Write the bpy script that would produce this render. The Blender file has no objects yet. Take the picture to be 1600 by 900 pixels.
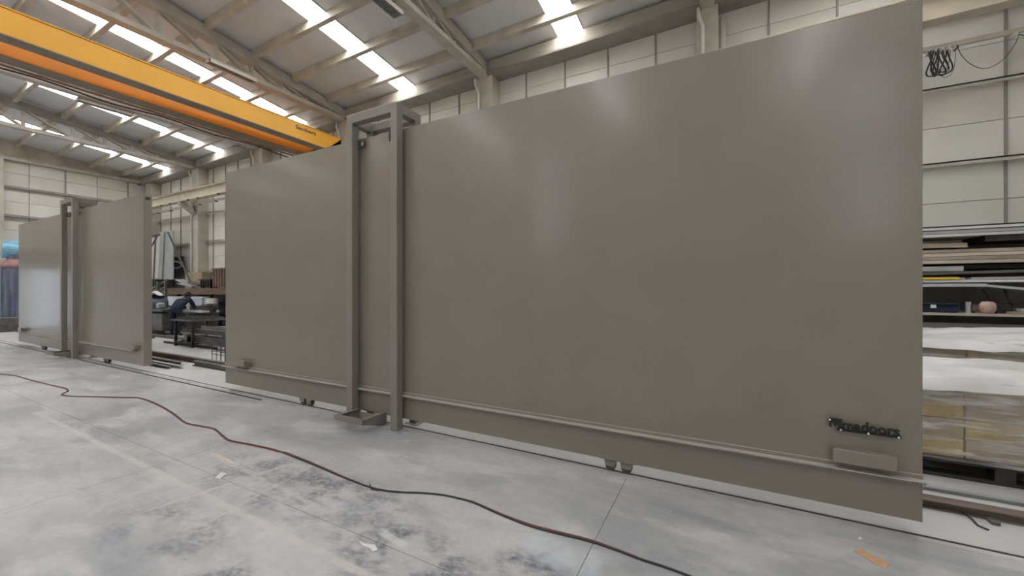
import bpy, bmesh, math, random
from mathutils import Vector, Matrix, noise
random.seed(7)
C = bpy.context.scene
COL = C.collection
R = math.radians

# ------------------------------------------------------------------ camera, world, light, exposure
F_PX, YAW, EYE, HZ = 622.0, R(27.9), 1.62, 452.0
cam_d = bpy.data.cameras.new('camera'); cam = bpy.data.objects.new('camera', cam_d); COL.objects.link(cam)
cam_d.sensor_width = 36; cam_d.lens = 36 * F_PX / 1600; cam_d.shift_y = 2 / 1600; cam_d.clip_start = .05
cam.location = (0, 0, EYE); cam.rotation_euler = (R(90), 0, YAW); C.camera = cam
C.view_settings.view_transform = 'Standard'; C.view_settings.look = 'None'
C.view_settings.gamma = 1; C.view_settings.use_curve_mapping = False
C.view_settings.exposure = 0.84
SKYLIGHT = 9.0
w = bpy.data.worlds.new('world'); C.world = w; w.use_nodes = True
bg = w.node_tree.nodes['Background']; bg.inputs[0].default_value = (.82, .9, 1, 1); bg.inputs[1].default_value = 1.4

def area(name, loc, rot, sx, sy, power, col=(.9, .95, 1)):
    d = bpy.data.lights.new(name, 'AREA'); d.shape = 'RECTANGLE'; d.size = sx; d.size_y = sy; d.energy = power; d.color = col
    o = bpy.data.objects.new(name, d); COL.objects.link(o); o.location = loc; o.rotation_euler = rot; return o
# two added lamps in invented wall openings, put there to streak the near door
area('window_daylight', (3.55, -7.98, 5.4), (R(-90), 0, 0), 1.15, 4.6, 1050, (.80, .90, 1.0))
area('side_window_daylight', (-6.0, -7.98, 5.2), (R(-90), 0, 0), 1.15, 3.8, 330, (.85, .92, 1.0))

def at(u, v, X=None, Y=None, Z=None):
    """the point of the place seen along a sight line, at a chosen real depth or height"""
    a = (u - 800) / F_PX; s, c = math.sin(YAW), math.cos(YAW)
    d = (a * c - s, a * s + c, -(v - HZ) / F_PX)
    t = Y / d[1] if Y is not None else ((Z - EYE) / d[2] if Z is not None else X / d[0])
    return Vector((d[0] * t, d[1] * t, EYE + d[2] * t))

# ------------------------------------------------------------------ materials
def mat(name, col, rough=.6, metal=0, var=.06, scale=3.0, bump=0, bscale=40, col2=None, stretch=None, spec=.5, coat=0, thr=(.35, .65)):
    m = bpy.data.materials.new(name); m.use_nodes = True; nt = m.node_tree; N, L = nt.nodes, nt.links
    b = N['Principled BSDF']; b.inputs['Roughness'].default_value = rough; b.inputs['Metallic'].default_value = metal
    b.inputs['Specular IOR Level'].default_value = spec
    if coat: b.inputs['Coat Weight'].default_value = coat; b.inputs['Coat Roughness'].default_value = .17
    g = N.new('ShaderNodeNewGeometry'); mp = N.new('ShaderNodeMapping')
    L.new(g.outputs['Position'], mp.inputs[0])
    if stretch: mp.inputs['Scale'].default_value = stretch
    n = N.new('ShaderNodeTexNoise'); n.inputs['Scale'].default_value = scale; n.inputs['Detail'].default_value = 5
    L.new(mp.outputs[0], n.inputs['Vector'])
    cr = N.new('ShaderNodeValToRGB'); cr.color_ramp.elements[0].position = thr[0]; cr.color_ramp.elements[1].position = thr[1]
    c2 = col2 or tuple(min(1, x * (1 + var)) for x in col); c1 = col if col2 else tuple(x * (1 - var) for x in col)
    cr.color_ramp.elements[0].color = (*c1, 1); cr.color_ramp.elements[1].color = (*c2, 1)
    L.new(n.outputs['Fac'], cr.inputs[0]); L.new(cr.outputs[0], b.inputs['Base Color'])
    if bump:
        n2 = N.new('ShaderNodeTexNoise'); n2.inputs['Scale'].default_value = bscale; n2.inputs['Detail'].default_value = 4
        L.new(mp.outputs[0], n2.inputs['Vector'])
        bp = N.new('ShaderNodeBump'); bp.inputs['Strength'].default_value = bump; bp.inputs['Distance'].default_value = .01
        L.new(n2.outputs['Fac'], bp.inputs['Height']); L.new(bp.outputs[0], b.inputs['Normal'])
    return m
def glow(name, col, s):
    m = bpy.data.materials.new(name); m.use_nodes = True; b = m.node_tree.nodes['Principled BSDF']
    b.inputs['Base Color'].default_value = (.8, .8, .8, 1); b.inputs['Emission Color'].default_value = (*col, 1); b.inputs['Emission Strength'].default_value = s
    return m
M = dict(
    taupe=mat('taupe_paint', (.202, .177, .146), .38, var=.03, scale=2.2, bump=.05, bscale=60, spec=.5, coat=.45),
    taupe_post=mat('taupe_post_paint', (.215, .195, .172), .42, var=.05, scale=3, bump=.06),
    wall=mat('wall_panel_white', (.72, .705, .655), .7, var=.05, scale=1.2),
    wall2=mat('wall_panel_cream', (.68, .65, .58), .7, var=.05, scale=1.4),
    girt=mat('girt_steel', (.30, .285, .26), .6, var=.1, scale=4),
    frame=mat('cream_structural_paint', (.50, .465, .40), .6, var=.12, scale=2.5),
    beige=mat('aged_cream_paint', (.52, .465, .39), .65, var=.18, scale=2.0),
    truss=mat('truss_paint', (.48, .44, .385), .6, var=.1, scale=3),
    eave=mat('stained_eaves_beam', (.46, .42, .355), .75, col2=(.22, .195, .165), scale=2.2, stretch=(.5, 1, 2), thr=(.5, .75)),
    roof=mat('roof_sheet', (.68, .675, .685), .55, var=.04, scale=1.5),
    runway=mat('runway_cream', (.60, .54, .43), .55, var=.08, scale=3),
    pipe=mat('white_pipe', (.66, .62, .56), .45, var=.05),
    plinth=mat('grey_plaster_wall', (.33, .32, .30), .85, col2=(.19, .18, .17), scale=1.3, bump=.2, thr=(.45, .75)),
    yellow=mat('crane_yellow', (.80, .40, .04), .42, var=.05, scale=1.0),
    orange=mat('crane_orange', (.72, .27, .03), .42, var=.05, scale=1.0),
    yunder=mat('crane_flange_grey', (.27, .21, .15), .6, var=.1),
    dark=mat('dark_steel', (.035, .034, .033), .5, metal=.2, var=.3, scale=8),
    steel=mat('mill_steel', (.13, .125, .118), .45, metal=.4, var=.25, scale=6, stretch=(.4, 1, 1)),
    lsteel=mat('pale_steel', (.40, .41, .41), .4, metal=.3, var=.12, scale=4),
    galv=mat('galvanised_sheet', (.50, .53, .55), .35, metal=.4, var=.08, scale=3),
    rust=mat('rusty_steel', (.155, .12, .10), .7, var=.3, scale=6, stretch=(.3, 1, 1)),
    rail=mat('worn_rail_steel', (.075, .062, .055), .4, metal=.5, var=.3, scale=9),
    primer=mat('red_brown_primer', (.21, .135, .11), .6, var=.15, scale=3),
    wood=mat('weathered_plank', (.46, .385, .30), .8, col2=(.30, .24, .18), scale=4, stretch=(.3, 2, 6)),
    wood2=mat('pale_plank', (.60, .55, .47), .8, col2=(.45, .39, .32), scale=4, stretch=(.3, 2, 6)),
    shelfwood=mat('brown_shelf_board', (.24, .165, .11), .8, col2=(.14, .10, .07), scale=4, stretch=(.4, 2, 4)),
    white=mat('white_sheet', (.66, .66, .65), .5, var=.04),
    carton=mat('yellow_carton', (.52, .39, .17), .75, var=.12, scale=4),
    carton2=mat('brown_carton', (.40, .32, .22), .75, var=.12, scale=4),
    card=mat('cardboard', (.55, .34, .20), .85, var=.1, scale=20),
    blue=mat('machine_blue', (.05, .20, .38), .5, var=.15, scale=4),
    paleblue=mat('pale_blue_fabric', (.20, .42, .56), .7, var=.2, scale=5),
    pink=mat('faded_red_cover', (.36, .20, .19), .7, var=.2, scale=4),
    slate=mat('blue_grey_steel', (.16, .18, .25), .45, metal=.3, var=.3, scale=5, stretch=(2, 2, .2)),
    navy=mat('navy_workwear', (.012, .018, .038), .85, var=.3, scale=9, bump=.3, bscale=25),
    skin=mat('skin', (.45, .27, .19), .6, var=.06),
    hair=mat('dark_hair', (.03, .022, .018), .8, var=.3, scale=30),
    reflect=mat('reflective_tape', (.75, .76, .78), .4, var=.03),
    black=mat('black_plastic', (.008, .008, .008), .45, var=.2),
    blackcable=mat('black_rubber', (.02, .02, .021), .5, var=.2),
    redhose=mat('red_hose', (.24, .06, .05), .5, var=.15),
    yellowbar=mat('yellow_bar', (.72, .48, .05), .5, var=.05),
    lattice=mat('fixture_grille', (.33, .34, .34), .4, metal=.3, var=.05),
    screw=mat('bright_screw', (.85, .85, .85), .3, var=.02),
    ledge=mat('rubbed_ledge_paint', (.40, .365, .33), .4, var=.08, scale=12, stretch=(.3, 3, 3)),  # lighter grey ledge paint, also carrying the highlight on its top edges
    rag=mat('pink_white_cloth', (.62, .57, .52), .8, col2=(.48, .28, .22), scale=7),
    wheel=mat('wheel_steel', (.10, .085, .07), .4, metal=.5, var=.2),
)
M['sky'] = glow('skylight_sheet', (.97, .985, 1.0), SKYLIGHT)

def film_material():
    m = bpy.data.materials.new('stretch_film'); m.use_nodes = True; nt = m.node_tree; N, L = nt.nodes, nt.links
    b = N['Principled BSDF']; b.inputs['Base Color'].default_value = (.72, .71, .70, 1); b.inputs['Roughness'].default_value = .22
    g = N.new('ShaderNodeNewGeometry'); mp = N.new('ShaderNodeMapping'); mp.inputs['Scale'].default_value = (1.2, 1.2, 9)
    mp.inputs['Rotation'].default_value = (0, R(8), 0); L.new(g.outputs['Position'], mp.inputs[0])
    n = N.new('ShaderNodeTexNoise'); n.inputs['Scale'].default_value = 2.2; n.inputs['Detail'].default_value = 6; L.new(mp.outputs[0], n.inputs['Vector'])
    cr = N.new('ShaderNodeMapRange'); cr.inputs[1].default_value = .4; cr.inputs[2].default_value = .68; cr.inputs[3].default_value = .12; cr.inputs[4].default_value = .75
    L.new(n.outputs['Fac'], cr.inputs[0]); L.new(cr.outputs[0], b.inputs['Alpha'])
    bp = N.new('ShaderNodeBump'); bp.inputs['Strength'].default_value = .8; bp.inputs['Distance'].default_value = .03
    L.new(n.outputs['Fac'], bp.inputs['Height']); L.new(bp.outputs[0], b.inputs['Normal'])
    return m
M['film'] = film_material()
M['filmtop'] = mat('white_film', (.74, .74, .73), .35, col2=(.60, .59, .57), scale=2.5, bump=.9, bscale=5, stretch=(1, 2.5, 1))

def floor_material():
    m = bpy.data.materials.new('worn_concrete'); m.use_nodes = True; nt = m.node_tree; N, L = nt.nodes, nt.links
    b = N['Principled BSDF']; g = N.new('ShaderNodeNewGeometry'); P = g.outputs['Position']
    sep = N.new('ShaderNodeSeparateXYZ'); L.new(P, sep.inputs[0])
    def nz(scale, det=6, st=(1, 1, 1), rot=0, dist=0.0):
        mp = N.new('ShaderNodeMapping'); mp.inputs['Scale'].default_value = st; mp.inputs['Rotation'].default_value = (0, 0, rot); L.new(P, mp.inputs[0])
        n = N.new('ShaderNodeTexNoise'); n.inputs['Scale'].default_value = scale; n.inputs['Detail'].default_value = det; n.inputs['Roughness'].default_value = .6
        n.inputs['Distortion'].default_value = dist; L.new(mp.outputs[0], n.inputs['Vector']); return n.outputs['Fac']
    def rng(x, a, b_, c=0, d=1):
        r = N.new('ShaderNodeMapRange'); r.inputs[1].default_value = a; r.inputs[2].default_value = b_; r.inputs[3].default_value = c; r.inputs[4].default_value = d
        r.interpolation_type = 'SMOOTHSTEP'; L.new(x, r.inputs[0]); return r.outputs[0]
    def ma(op, x, y=None):
        k = N.new('ShaderNodeMath'); k.operation = op
        for i, q in enumerate((x, y)):
            if q is None: continue
            if isinstance(q, (int, float)): k.inputs[i].default_value = q
            else: L.new(q, k.inputs[i])
        return k.outputs[0]
    def mix(fac, a, c):
        k = N.new('ShaderNodeMix'); k.data_type = 'RGBA'
        if isinstance(fac, (int, float)): k.inputs[0].default_value = fac
        else: L.new(fac, k.inputs[0])
        for i, q in ((6, a), (7, c)):
            if isinstance(q, tuple): k.inputs[i].default_value = (*q, 1)
            else: L.new(q, k.inputs[i])
        return k.outputs[2]
    big = nz(.5, 4, (1, 1.4, 1), .5, .5); mid = nz(1.6, 8, (.8, 2.0, 1), .75, .5); fine = nz(14, 6); fleck = nz(32, 3)
    c = mix(rng(big, .35, .62), (.33, .335, .345), (.47, .465, .46))
    c = mix(ma('MULTIPLY', rng(mid, .47, .66), .6), c, (.56, .56, .555))
    c = mix(ma('MULTIPLY', rng(nz(1.3, 8, (.8, 2.2, 1), -.7, .4), .50, .68), .5), c, (.24, .245, .26))
    c = mix(ma('MULTIPLY', rng(fine, .35, .75), .25), c, (.25, .25, .26))
    c = mix(ma('MULTIPLY', rng(fleck, .66, .74), .45), c, (.62, .62, .61))
    # oily work area, where machines once stood
    def blob(cx, cy, rx, ry, rot=0):
        x = ma('SUBTRACT', sep.outputs[0], cx); y = ma('SUBTRACT', sep.outputs[1], cy); cs, sn = math.cos(rot), math.sin(rot)
        xr = ma('ADD', ma('MULTIPLY', x, cs / rx), ma('MULTIPLY', y, sn / rx)); yr = ma('ADD', ma('MULTIPLY', x, -sn / ry), ma('MULTIPLY', y, cs / ry))
        d = ma('SQRT', ma('ADD', ma('MULTIPLY', xr, xr), ma('MULTIPLY', yr, yr)))
        return rng(d, .35, 1.0, 1, 0)
    stain = ma('MULTIPLY', rng(nz(2.6, 12, (1, 1.5, 1), -.5, .15), .40, .60), rng(nz(17, 8, (1, 1.6, 1), -.5), .34, .60, .3, 1))
    for (cx, cy, rx, ry, k) in ((-3.2, 2.05, 1.5, .55, .62), (-1.75, 1.85, .75, .35, .8), (-3.3, 1.3, .75, .45, .5), (-2.55, 1.2, .35, .22, .8), (-1.0, 2.1, .3, .2, .85), (-1.5, 1.5, .6, .3, .8), (-2.4, 2.25, .6, .25, .55), (-6.5, 1.9, 1.6, .4, .25)):
        c = mix(ma('MULTIPLY', ma('MULTIPLY', blob(cx, cy, rx, ry), stain), k), c, (.06, .065, .085))
    # pale residue strips of removed floor tape, a few scuffed paint swipes
    def strip(x0, y0, x1, y1, hw, k, col):
        nonlocal c
        dx, dy = x1 - x0, y1 - y0; ln = math.hypot(dx, dy); dx /= ln; dy /= ln
        x = ma('SUBTRACT', sep.outputs[0], x0); y = ma('SUBTRACT', sep.outputs[1], y0)
        t = ma('ADD', ma('MULTIPLY', x, dx), ma('MULTIPLY', y, dy)); s = ma('ABSOLUTE', ma('ADD', ma('MULTIPLY', x, -dy), ma('MULTIPLY', y, dx)))
        e = ma('MULTIPLY', rng(s, hw * .55, hw * 1.25, 1, 0), ma('MULTIPLY', rng(t, -.03, .06), rng(t, ln - .06, ln + .03, 1, 0)))
        e = ma('MULTIPLY', ma('MULTIPLY', e, rng(nz(6, 6), .33, .58, .35, 1)), k); c = mix(e, c, col)
    tape = (.53, .50, .455)
    strip(-8.0, 1.70, -1.2, 1.60, .030, .8, tape); strip(-4.45, 2.08, -3.9, 2.04, .03, 1.0, (.60, .58, .52)); strip(-3.9, 2.04, -2.6, 1.94, .026, .6, tape)
    strip(-3.73, 1.30, -3.55, 2.30, .022, .7, tape); strip(-3.15, 1.40, -3.35, 2.45, .018, .5, tape); strip(-4.1, 1.15, -4.15, 2.1, .02, .45, tape)
    strip(-1.15, 2.3, -.62, 2.28, .14, .55, (.55, .57, .60)); strip(-2.9, 1.75, -2.2, 2.2, .09, .4, (.54, .55, .57)); strip(-2.05, 1.95, -1.75, 1.9, .03, .6, (.62, .62, .60))
    strip(-12, 2.9, -3.9, 2.85, .05, .15, (.50, .49, .47))
    # cleaner pale lane where the doors roll
    lane = ma('MULTIPLY', rng(sep.outputs[1], 3.45, 3.62), rng(sep.outputs[1], 5.0, 7.5, 1, .6))
    c = mix(ma('MULTIPLY', lane, .55), c, (.56, .55, .53))
    L.new(c, b.inputs['Base Color'])
    L.new(rng(mid, .3, .7, .38, .6), b.inputs['Roughness'])
    bp = N.new('ShaderNodeBump'); bp.inputs['Strength'].default_value = .15; bp.inputs['Distance'].default_value = .004
    L.new(fine, bp.inputs['Height']); L.new(bp.outputs[0], b.inputs['Normal'])
    return m
M['floor'] = floor_material()

# ------------------------------------------------------------------ geometry helpers
class MB:
    def __init__(s): s.v = []; s.f = []
    def add(s, v, f):
        o = len(s.v); s.v += [Vector(p) for p in v]; s.f += [tuple(i + o for i in q) for q in f]; return s
    def box(s, x0, x1, y0, y1, z0, z1):
        return s.hexa([(x0, y0, z0), (x1, y0, z0), (x1, y1, z0), (x0, y1, z0)], [(x0, y0, z1), (x1, y0, z1), (x1, y1, z1), (x0, y1, z1)])
    def hexa(s, lo, hi):
        return s.add(list(lo) + list(hi), [(3, 2, 1, 0), (4, 5, 6, 7), (0, 1, 5, 4), (1, 2, 6, 5), (2, 3, 7, 6), (3, 0, 4, 7)])
    def bar(s, a, b, w, h, up=(0, 0, 1)):
        a, b = Vector(a), Vector(b); d = (b - a).normalized(); up = Vector(up)
        sd = d.cross(up)
        if sd.length < .01: sd = d.cross(Vector((0, 1, 0)))
        sd.normalize(); u = sd.cross(d)
        q = [(-1, -1), (1, -1), (1, 1), (-1, 1)]
        return s.hexa([a + sd * w / 2 * i + u * h / 2 * j for i, j in q], [b + sd * w / 2 * i + u * h / 2 * j for i, j in q])
    def tube(s, pts, r, n=8):
        pts = [Vector(p) for p in pts]; rings = []
        pd = None
        for i, p in enumerate(pts):
            d = (pts[min(i + 1, len(pts) - 1)] - pts[max(i - 1, 0)]).normalized()
            if pd is None: x = d.orthogonal().normalized()
            else: x = (x - d * x.dot(d)); x = x.normalized() if x.length > 1e-5 else d.orthogonal().normalized()
            pd = d; y = d.cross(x); rr = r[i] if isinstance(r, (list, tuple)) else r
            rings.append([p + x * math.cos(2 * math.pi * k / n) * rr + y * math.sin(2 * math.pi * k / n) * rr for k in range(n)])
        v = [q for g in rings for q in g]; f = []
        for i in range(len(rings) - 1):
            for k in range(n): a = i * n + k; b = i * n + (k + 1) % n; f.append((a, b, b + n, a + n))
        f.append(tuple(reversed(range(n)))); f.append(tuple((len(rings) - 1) * n + k for k in range(n)))
        return s.add(v, f)
    def cyl(s, a, b, r, n=16): return s.tube([a, b], r, n)
    def prism(s, pts, off):
        n = len(pts); off = Vector(off); v = [Vector(p) for p in pts]; v += [p + off for p in v]
        return s.add(v, [tuple(reversed(range(n))), tuple(range(n, 2 * n))] + [(i, (i + 1) % n, (i + 1) % n + n, i + n) for i in range(n)])
    def grid(s, fn, nu, nv):
        v = [fn(i / nu, j / nv) for j in range(nv + 1) for i in range(nu + 1)]
        return s.add(v, [(j * (nu + 1) + i, j * (nu + 1) + i + 1, (j + 1) * (nu + 1) + i + 1, (j + 1) * (nu + 1) + i) for j in range(nv) for i in range(nu)])
    def build(s, name, m, parent=None, bevel=0, smooth=False):
        lo = [min(p[i] for p in s.v) for i in range(3)]; hi = [max(p[i] for p in s.v) for i in range(3)]
        org = Vector(((lo[0] + hi[0]) / 2, (lo[1] + hi[1]) / 2, lo[2]))
        me = bpy.data.meshes.new(name); me.from_pydata([p - org for p in s.v], [], s.f); me.update()
        if bevel or True:
            bm = bmesh.new(); bm.from_mesh(me); bmesh.ops.recalc_face_normals(bm, faces=bm.faces[:])
            if bevel: bmesh.ops.bevel(bm, geom=bm.edges[:], offset=bevel, segments=1, affect='EDGES', clamp_overlap=True)
            bm.to_mesh(me); bm.free()
        if smooth:
            for p in me.polygons: p.use_smooth = True
        me.materials.append(M[m] if isinstance(m, str) else m)
        o = bpy.data.objects.new(name, me); COL.objects.link(o); put(o, org, parent); return o
WO = {}
def put(o, org, parent):
    WO[o.name] = Vector(org)
    if parent: o.parent = parent; o.location = Vector(org) - WO[parent.name]
    else: o.location = org
def tag(o, label, cat, group=None, kind=None):
    if label: o['label'] = label
    if cat: o['category'] = cat
    if group: o['group'] = group
    if kind: o['kind'] = kind
    return o
def empty(name, loc, label, cat, group=None):
    o = bpy.data.objects.new(name, None); o.empty_display_size = .2; COL.objects.link(o); put(o, loc, None); return tag(o, label, cat, group)
def struct(o): o['kind'] = 'structure'; return o
def dup(root, dv, label, group=None):
    r = root.copy(); COL.objects.link(r); r.location = root.location + Vector(dv); r['label'] = label; WO[r.name] = WO[root.name] + Vector(dv)
    for ch in list(root.children):
        c = ch.copy(); COL.objects.link(c); c.parent = r
        for g in ch.children: d = g.copy(); COL.objects.link(d); d.parent = c
    return r
def box(name, m, parent, *a, bevel=0): return MB().box(*a).build(name, m, parent, bevel)

# ------------------------------------------------------------------ the setting
XL, XR, YB, YF, RIDGE = -26.3, 7.2, 9.5, -8.0, 0.5
def tz(x): return .02 * x
def roofz(x, y): return 7.83 + tz(x) + .114 * (9.35 - (y if y > RIDGE else 2 * RIDGE - y))

fl = struct(box('floor', 'dark', None, XL, XR, YF, YB, -.3, -.012))
xs = sorted([-.73 + 3.86 * k for k in range(-6, 3)] + [XL, XR]); ys = sorted([1.85 - 3.86 * k for k in (1, 2)] + [1.85, 5.71] + [YF, YB])
for i in range(len(xs) - 1):
    for j in range(len(ys) - 1):
        if xs[i + 1] - xs[i] < .2: continue
        box('slab', 'floor', fl, xs[i] + .002, xs[i + 1] - .002, ys[j] + .002, ys[j + 1] - .002, -.012, 0)

# back wall: plastered plinth, sheet panels, posts and girts
wb = struct(box('wall_back', 'girt', None, XL, XR, YB + .06, YB + .2, 0, 8.6))
box('plinth', 'plinth', wb, XL, XR, YB - .02, YB + .06, 0, 2.43)
seam = [4.07 - 1.083 * k for k in range(-2, 16)] + [-13.2, -14.2, -15.2, -16.2, -17.21, -18.17, -19.14, -20.13, -21.1, -22.05, -23.07, -24.06, -25.12, XL + .02]
seam = sorted(seam); rows = [2.45, 3.10, 3.76, 4.40, 5.04, 5.67, 6.30, 6.95, 7.66]
for i in range(len(seam) - 1):
    for j in range(len(rows) - 1):
        x0, x1 = seam[i] + .012, seam[i + 1] - .012
        box('panel', 'wall' if (i * 7 + j * 3) % 5 else 'wall2', wb, x0, x1, YB, YB + .06, rows[j] + .005, rows[j + 1] - .005)
for x in seam[1:-1]:
    box('post', 'girt', wb, x - .016, x + .016, YB - .035, YB, 2.45, 7.7)
for z in (2.45, 3.76, 5.04, 6.30):
    MB().box(XL, XR, YB - .13, YB - .035, z - .012, z + .012).box(XL, XR, YB - .13, YB - .12, z - .06, z + .012).build('girt', 'frame', wb)

# end wall, seen beyond the doors
wl = struct(MB().box(XL - .3, XL - .12, 5.41, YB, 0, 8.6).box(XL - .3, XL - .12, 4.4, 5.41, 2.3, 8.6).box(XL - .3, XL - .12, YF, 4.4, 3.3, 8.9).box(XL - .3, XL - .12, YF, .5, 0, 3.3).box(XL - .3, XL - .12, 1.5, 3.3, 0, 3.3).box(XL - .3, XL - .12, .5, 1.5, 2.5, 3.3).box(XL - .3, XL - .12, 3.3, 4.4, 2.6, 3.3).build('wall_left', 'girt'))
yl = [4.4, 5.41, 6.48, 7.52, 8.62, YB]; zl = [.02, .66, 1.3, 1.94, 2.3, 2.94, 3.5, 4.1, 4.7, 5.3, 5.9, 6.5, 7.05]
for i in range(len(yl) - 1):
    for j in range(4 if i == 0 else 0, len(zl) - 1):
        box('panel', 'wall2' if (i + j) % 3 else 'wall', wl, XL - .12, XL - .06, yl[i] + .01, yl[i + 1] - .01, zl[j] + .005, zl[j + 1] - .005)
for i in range(-8, 4, 1):
    for j in range(6):
        box('panel', 'wall2', wl, XL - .12, XL - .06, i + .01 + (.4 if i == 3 else 0) * 0, min(i + .99, 4.39), 3.3 + j * .75, 4.04 + j * .75)
box('header', 'beige', wl, XL - .12, XL + .02, YF, YB, 7.12, 8.75)
MB().box(XL - .06, XL + .18, YF, YB, 7.0, 7.12).build('girt', 'frame', wl)
for z in (5.9, 4.7, 3.5, 2.3):
    box('girt', 'girt', wl, XL - .06, XL + .10, 4.7, YB, z - .05, z + .04)
box('post', 'frame', wl, XL - .06, XL + .25, 4.42, 4.68, 0, 7.1)
for y in (6.48, 8.62): box('post', 'girt', wl, XL - .06, XL, y - .02, y + .02, 0, 7.0)

# wall behind the camera (two openings added for the streak lamps) and right end wall
struct(MB().box(-26.3, -6.6, YF - .2, YF, 0, 8.9).box(-5.4, 2.95, YF - .2, YF, 0, 8.9).box(4.15, XR, YF - .2, YF, 0, 8.9).box(2.95, 4.15, YF - .2, YF, 7.72, 8.9).box(2.95, 4.15, YF - .2, YF, 0, 3.05).box(-6.6, -5.4, YF - .2, YF, 7.15, 8.9).box(-6.6, -5.4, YF - .2, YF, 0, 3.25).build('wall_front', 'wall2'))
for n_, (x0, x1, z0, z1) in enumerate(((2.95, 4.15, 3.05, 7.72), (-6.6, -5.4, 3.25, 7.15))):  # frames around the invented openings that hold the streak lamps
    struct(MB().box(x0 - .06, x0, YF, YF + .04, z0 - .06, z1 + .06).box(x1, x1 + .06, YF, YF + .04, z0 - .06, z1 + .06).box(x0, x1, YF, YF + .04, z0 - .06, z0).box(x0, x1, YF, YF + .04, z1, z1 + .06).build('window_%d' % (n_ + 1), 'frame'))
struct(box('wall_right', 'wall2', None, XR, XR + .2, YF, YB, 0, 9.2))

# roof: sheets, backlit skylight sheets between purlins
SKX = [(-23.75, -23.2), (-19.05, -18.5), (-13.64, -13.08), (-8.69, -8.10), (-3.54, -2.93), (1.75, 2.35)]
purl = [8.36 - 1.105 * k for k in range(15)]; purl = [p for p in purl if p > YF + .2]
ce = struct(MB().hexa([(XL - .3, RIDGE, roofz(XL, RIDGE) + .07), (XR + .2, RIDGE, roofz(XR, RIDGE) + .07), (XR + .2, YB + .3, roofz(XR, YB) + .06), (XL - .3, YB + .3, roofz(XL, YB) + .06)],
                     [(XL - .3, RIDGE, 9.3), (XR + .2, RIDGE, 9.3), (XR + .2, YB + .3, 9.2), (XL - .3, YB + .3, 9.2)])
            .hexa([(XL - .3, YF - .3, roofz(XL, YF) + .06), (XR + .2, YF - .3, roofz(XR, YF) + .06), (XR + .2, RIDGE, roofz(XR, RIDGE) + .07), (XL - .3, RIDGE, roofz(XL, RIDGE) + .07)],
                  [(XL - .3, YF - .3, 9.2), (XR + .2, YF - .3, 9.2), (XR + .2, RIDGE, 9.3), (XL - .3, RIDGE, 9.3)]).build('ceiling', 'roof'))
def slope_slab(x0, x1, y0, y1, dz0, dz1):
    q = [(x0, y0), (x1, y0), (x1, y1), (x0, y1)]
    return MB().hexa([(x, y, roofz(x, y) + dz0) for x, y in q], [(x, y, roofz(x, y) + dz1) for x, y in q])
ed = [XL - .1] + [e for s in SKX for e in s] + [XR]
for k in range(0, len(ed), 2):
    n = max(1, round((ed[k + 1] - ed[k]) / 1.05)); st = (ed[k + 1] - ed[k]) / n
    for i in range(n):
        for y0, y1 in ((RIDGE, YB), (YF, RIDGE)):
            slope_slab(ed[k] + i * st + .002, ed[k] + (i + 1) * st - .002, y0, y1, 0, .04).build('sheet', 'roof', ce)
py = [YB - .25] + purl + [YF]
for (x0, x1) in SKX:
    for i in range(len(py) - 1):
        y1, y0 = py[i] - .05, py[i + 1] + .05
        if y0 < RIDGE < y1: y0 = RIDGE + .02
        slope_slab(x0, x1, y0, y1, .03, .05).build('skylight_panel', 'sky', ce)
    for y0, y1 in ((RIDGE, YB - .2), (YF, RIDGE)):
        slope_slab(x0 - .02, x0, y0, y1, -.03, .05).build('skylight_curb', 'frame', ce); slope_slab(x1, x1 + .02, y0, y1, -.03, .05).build('skylight_curb', 'frame', ce)
for y in purl:
    slope_slab(XL, XR, y - .055, y + .055, -.21, 0).build('purlin', 'beige', ce)

# eaves beam
def tilt_beam(name, m, x0, x1, y0, y1, z0, z1, parent=None):
    return MB().hexa([(x0, y0, z0 + tz(x0)), (x1, y0, z0 + tz(x1)), (x1, y1, z0 + tz(x1)), (x0, y1, z0 + tz(x0))], [(x0, y0, z1 + tz(x0)), (x1, y0, z1 + tz(x1)), (x1, y1, z1 + tz(x1)), (x0, y1, z1 + tz(x0))]).build(name, m, parent)
COLX = [(5.1, .5), (-.28, .40), (-5.66, .50), (-11.15, .5), (-16.05, .6), (-20.85, .7), (-25.4, 1.0)]
tb = struct(tilt_beam('trim_1', 'eave', XL, XR, 9.06, 9.14, 7.47, 7.80))
tilt_beam('flange', 'girt', XL, XR, 8.98, 9.5, 7.43, 7.47, tb)  # darker steel colour puts the beam's underside shade into the flange
tilt_beam('gutter_board', 'girt', XL, XR, 9.14, 9.5, 7.60, 7.66, tb)

# columns with rain pipes
side = ['by the right end wall', 'above the right end of the near door', 'between the two roof bays above the middle of the near door', 'behind the near portal frame',
        'behind the near door, close to the end of the yellow crane', 'seen in full height in the gap between the doors', 'in the far corner of the hall']
for k, (x, wd) in enumerate(COLX):
    c_ = empty('building_column', (x, 9.3, 0), 'cream painted building column ' + side[k], 'column', 'columns along the back wall')
    h = wd / 2
    if wd > .55: h = .28
    box('shaft', 'frame', c_, x - h, x + h, 9.08, 9.5, 0, 7.43 + tz(x), bevel=.01)
    if k < 6:
        MB().tube([(x - h + .04, 8.98, 7.38 + tz(x)), (x - h + .04, 8.98, 7.22 + tz(x)), (x - h + .12, 9.02, 7.0 + tz(x)), (x - h + .12, 9.02, 0)], .035, 8).build('rain_pipe', 'pipe', c_, smooth=True)
MB_ = MB().tube([(.0, 9.28, 7.2), (.0, 9.28, 0)], .06, 10).build('drain_pipe', 'pipe', None, smooth=True)
tag(MB_, 'thick grey-white vertical pipe right of the column above the near door', 'pipe')

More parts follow.
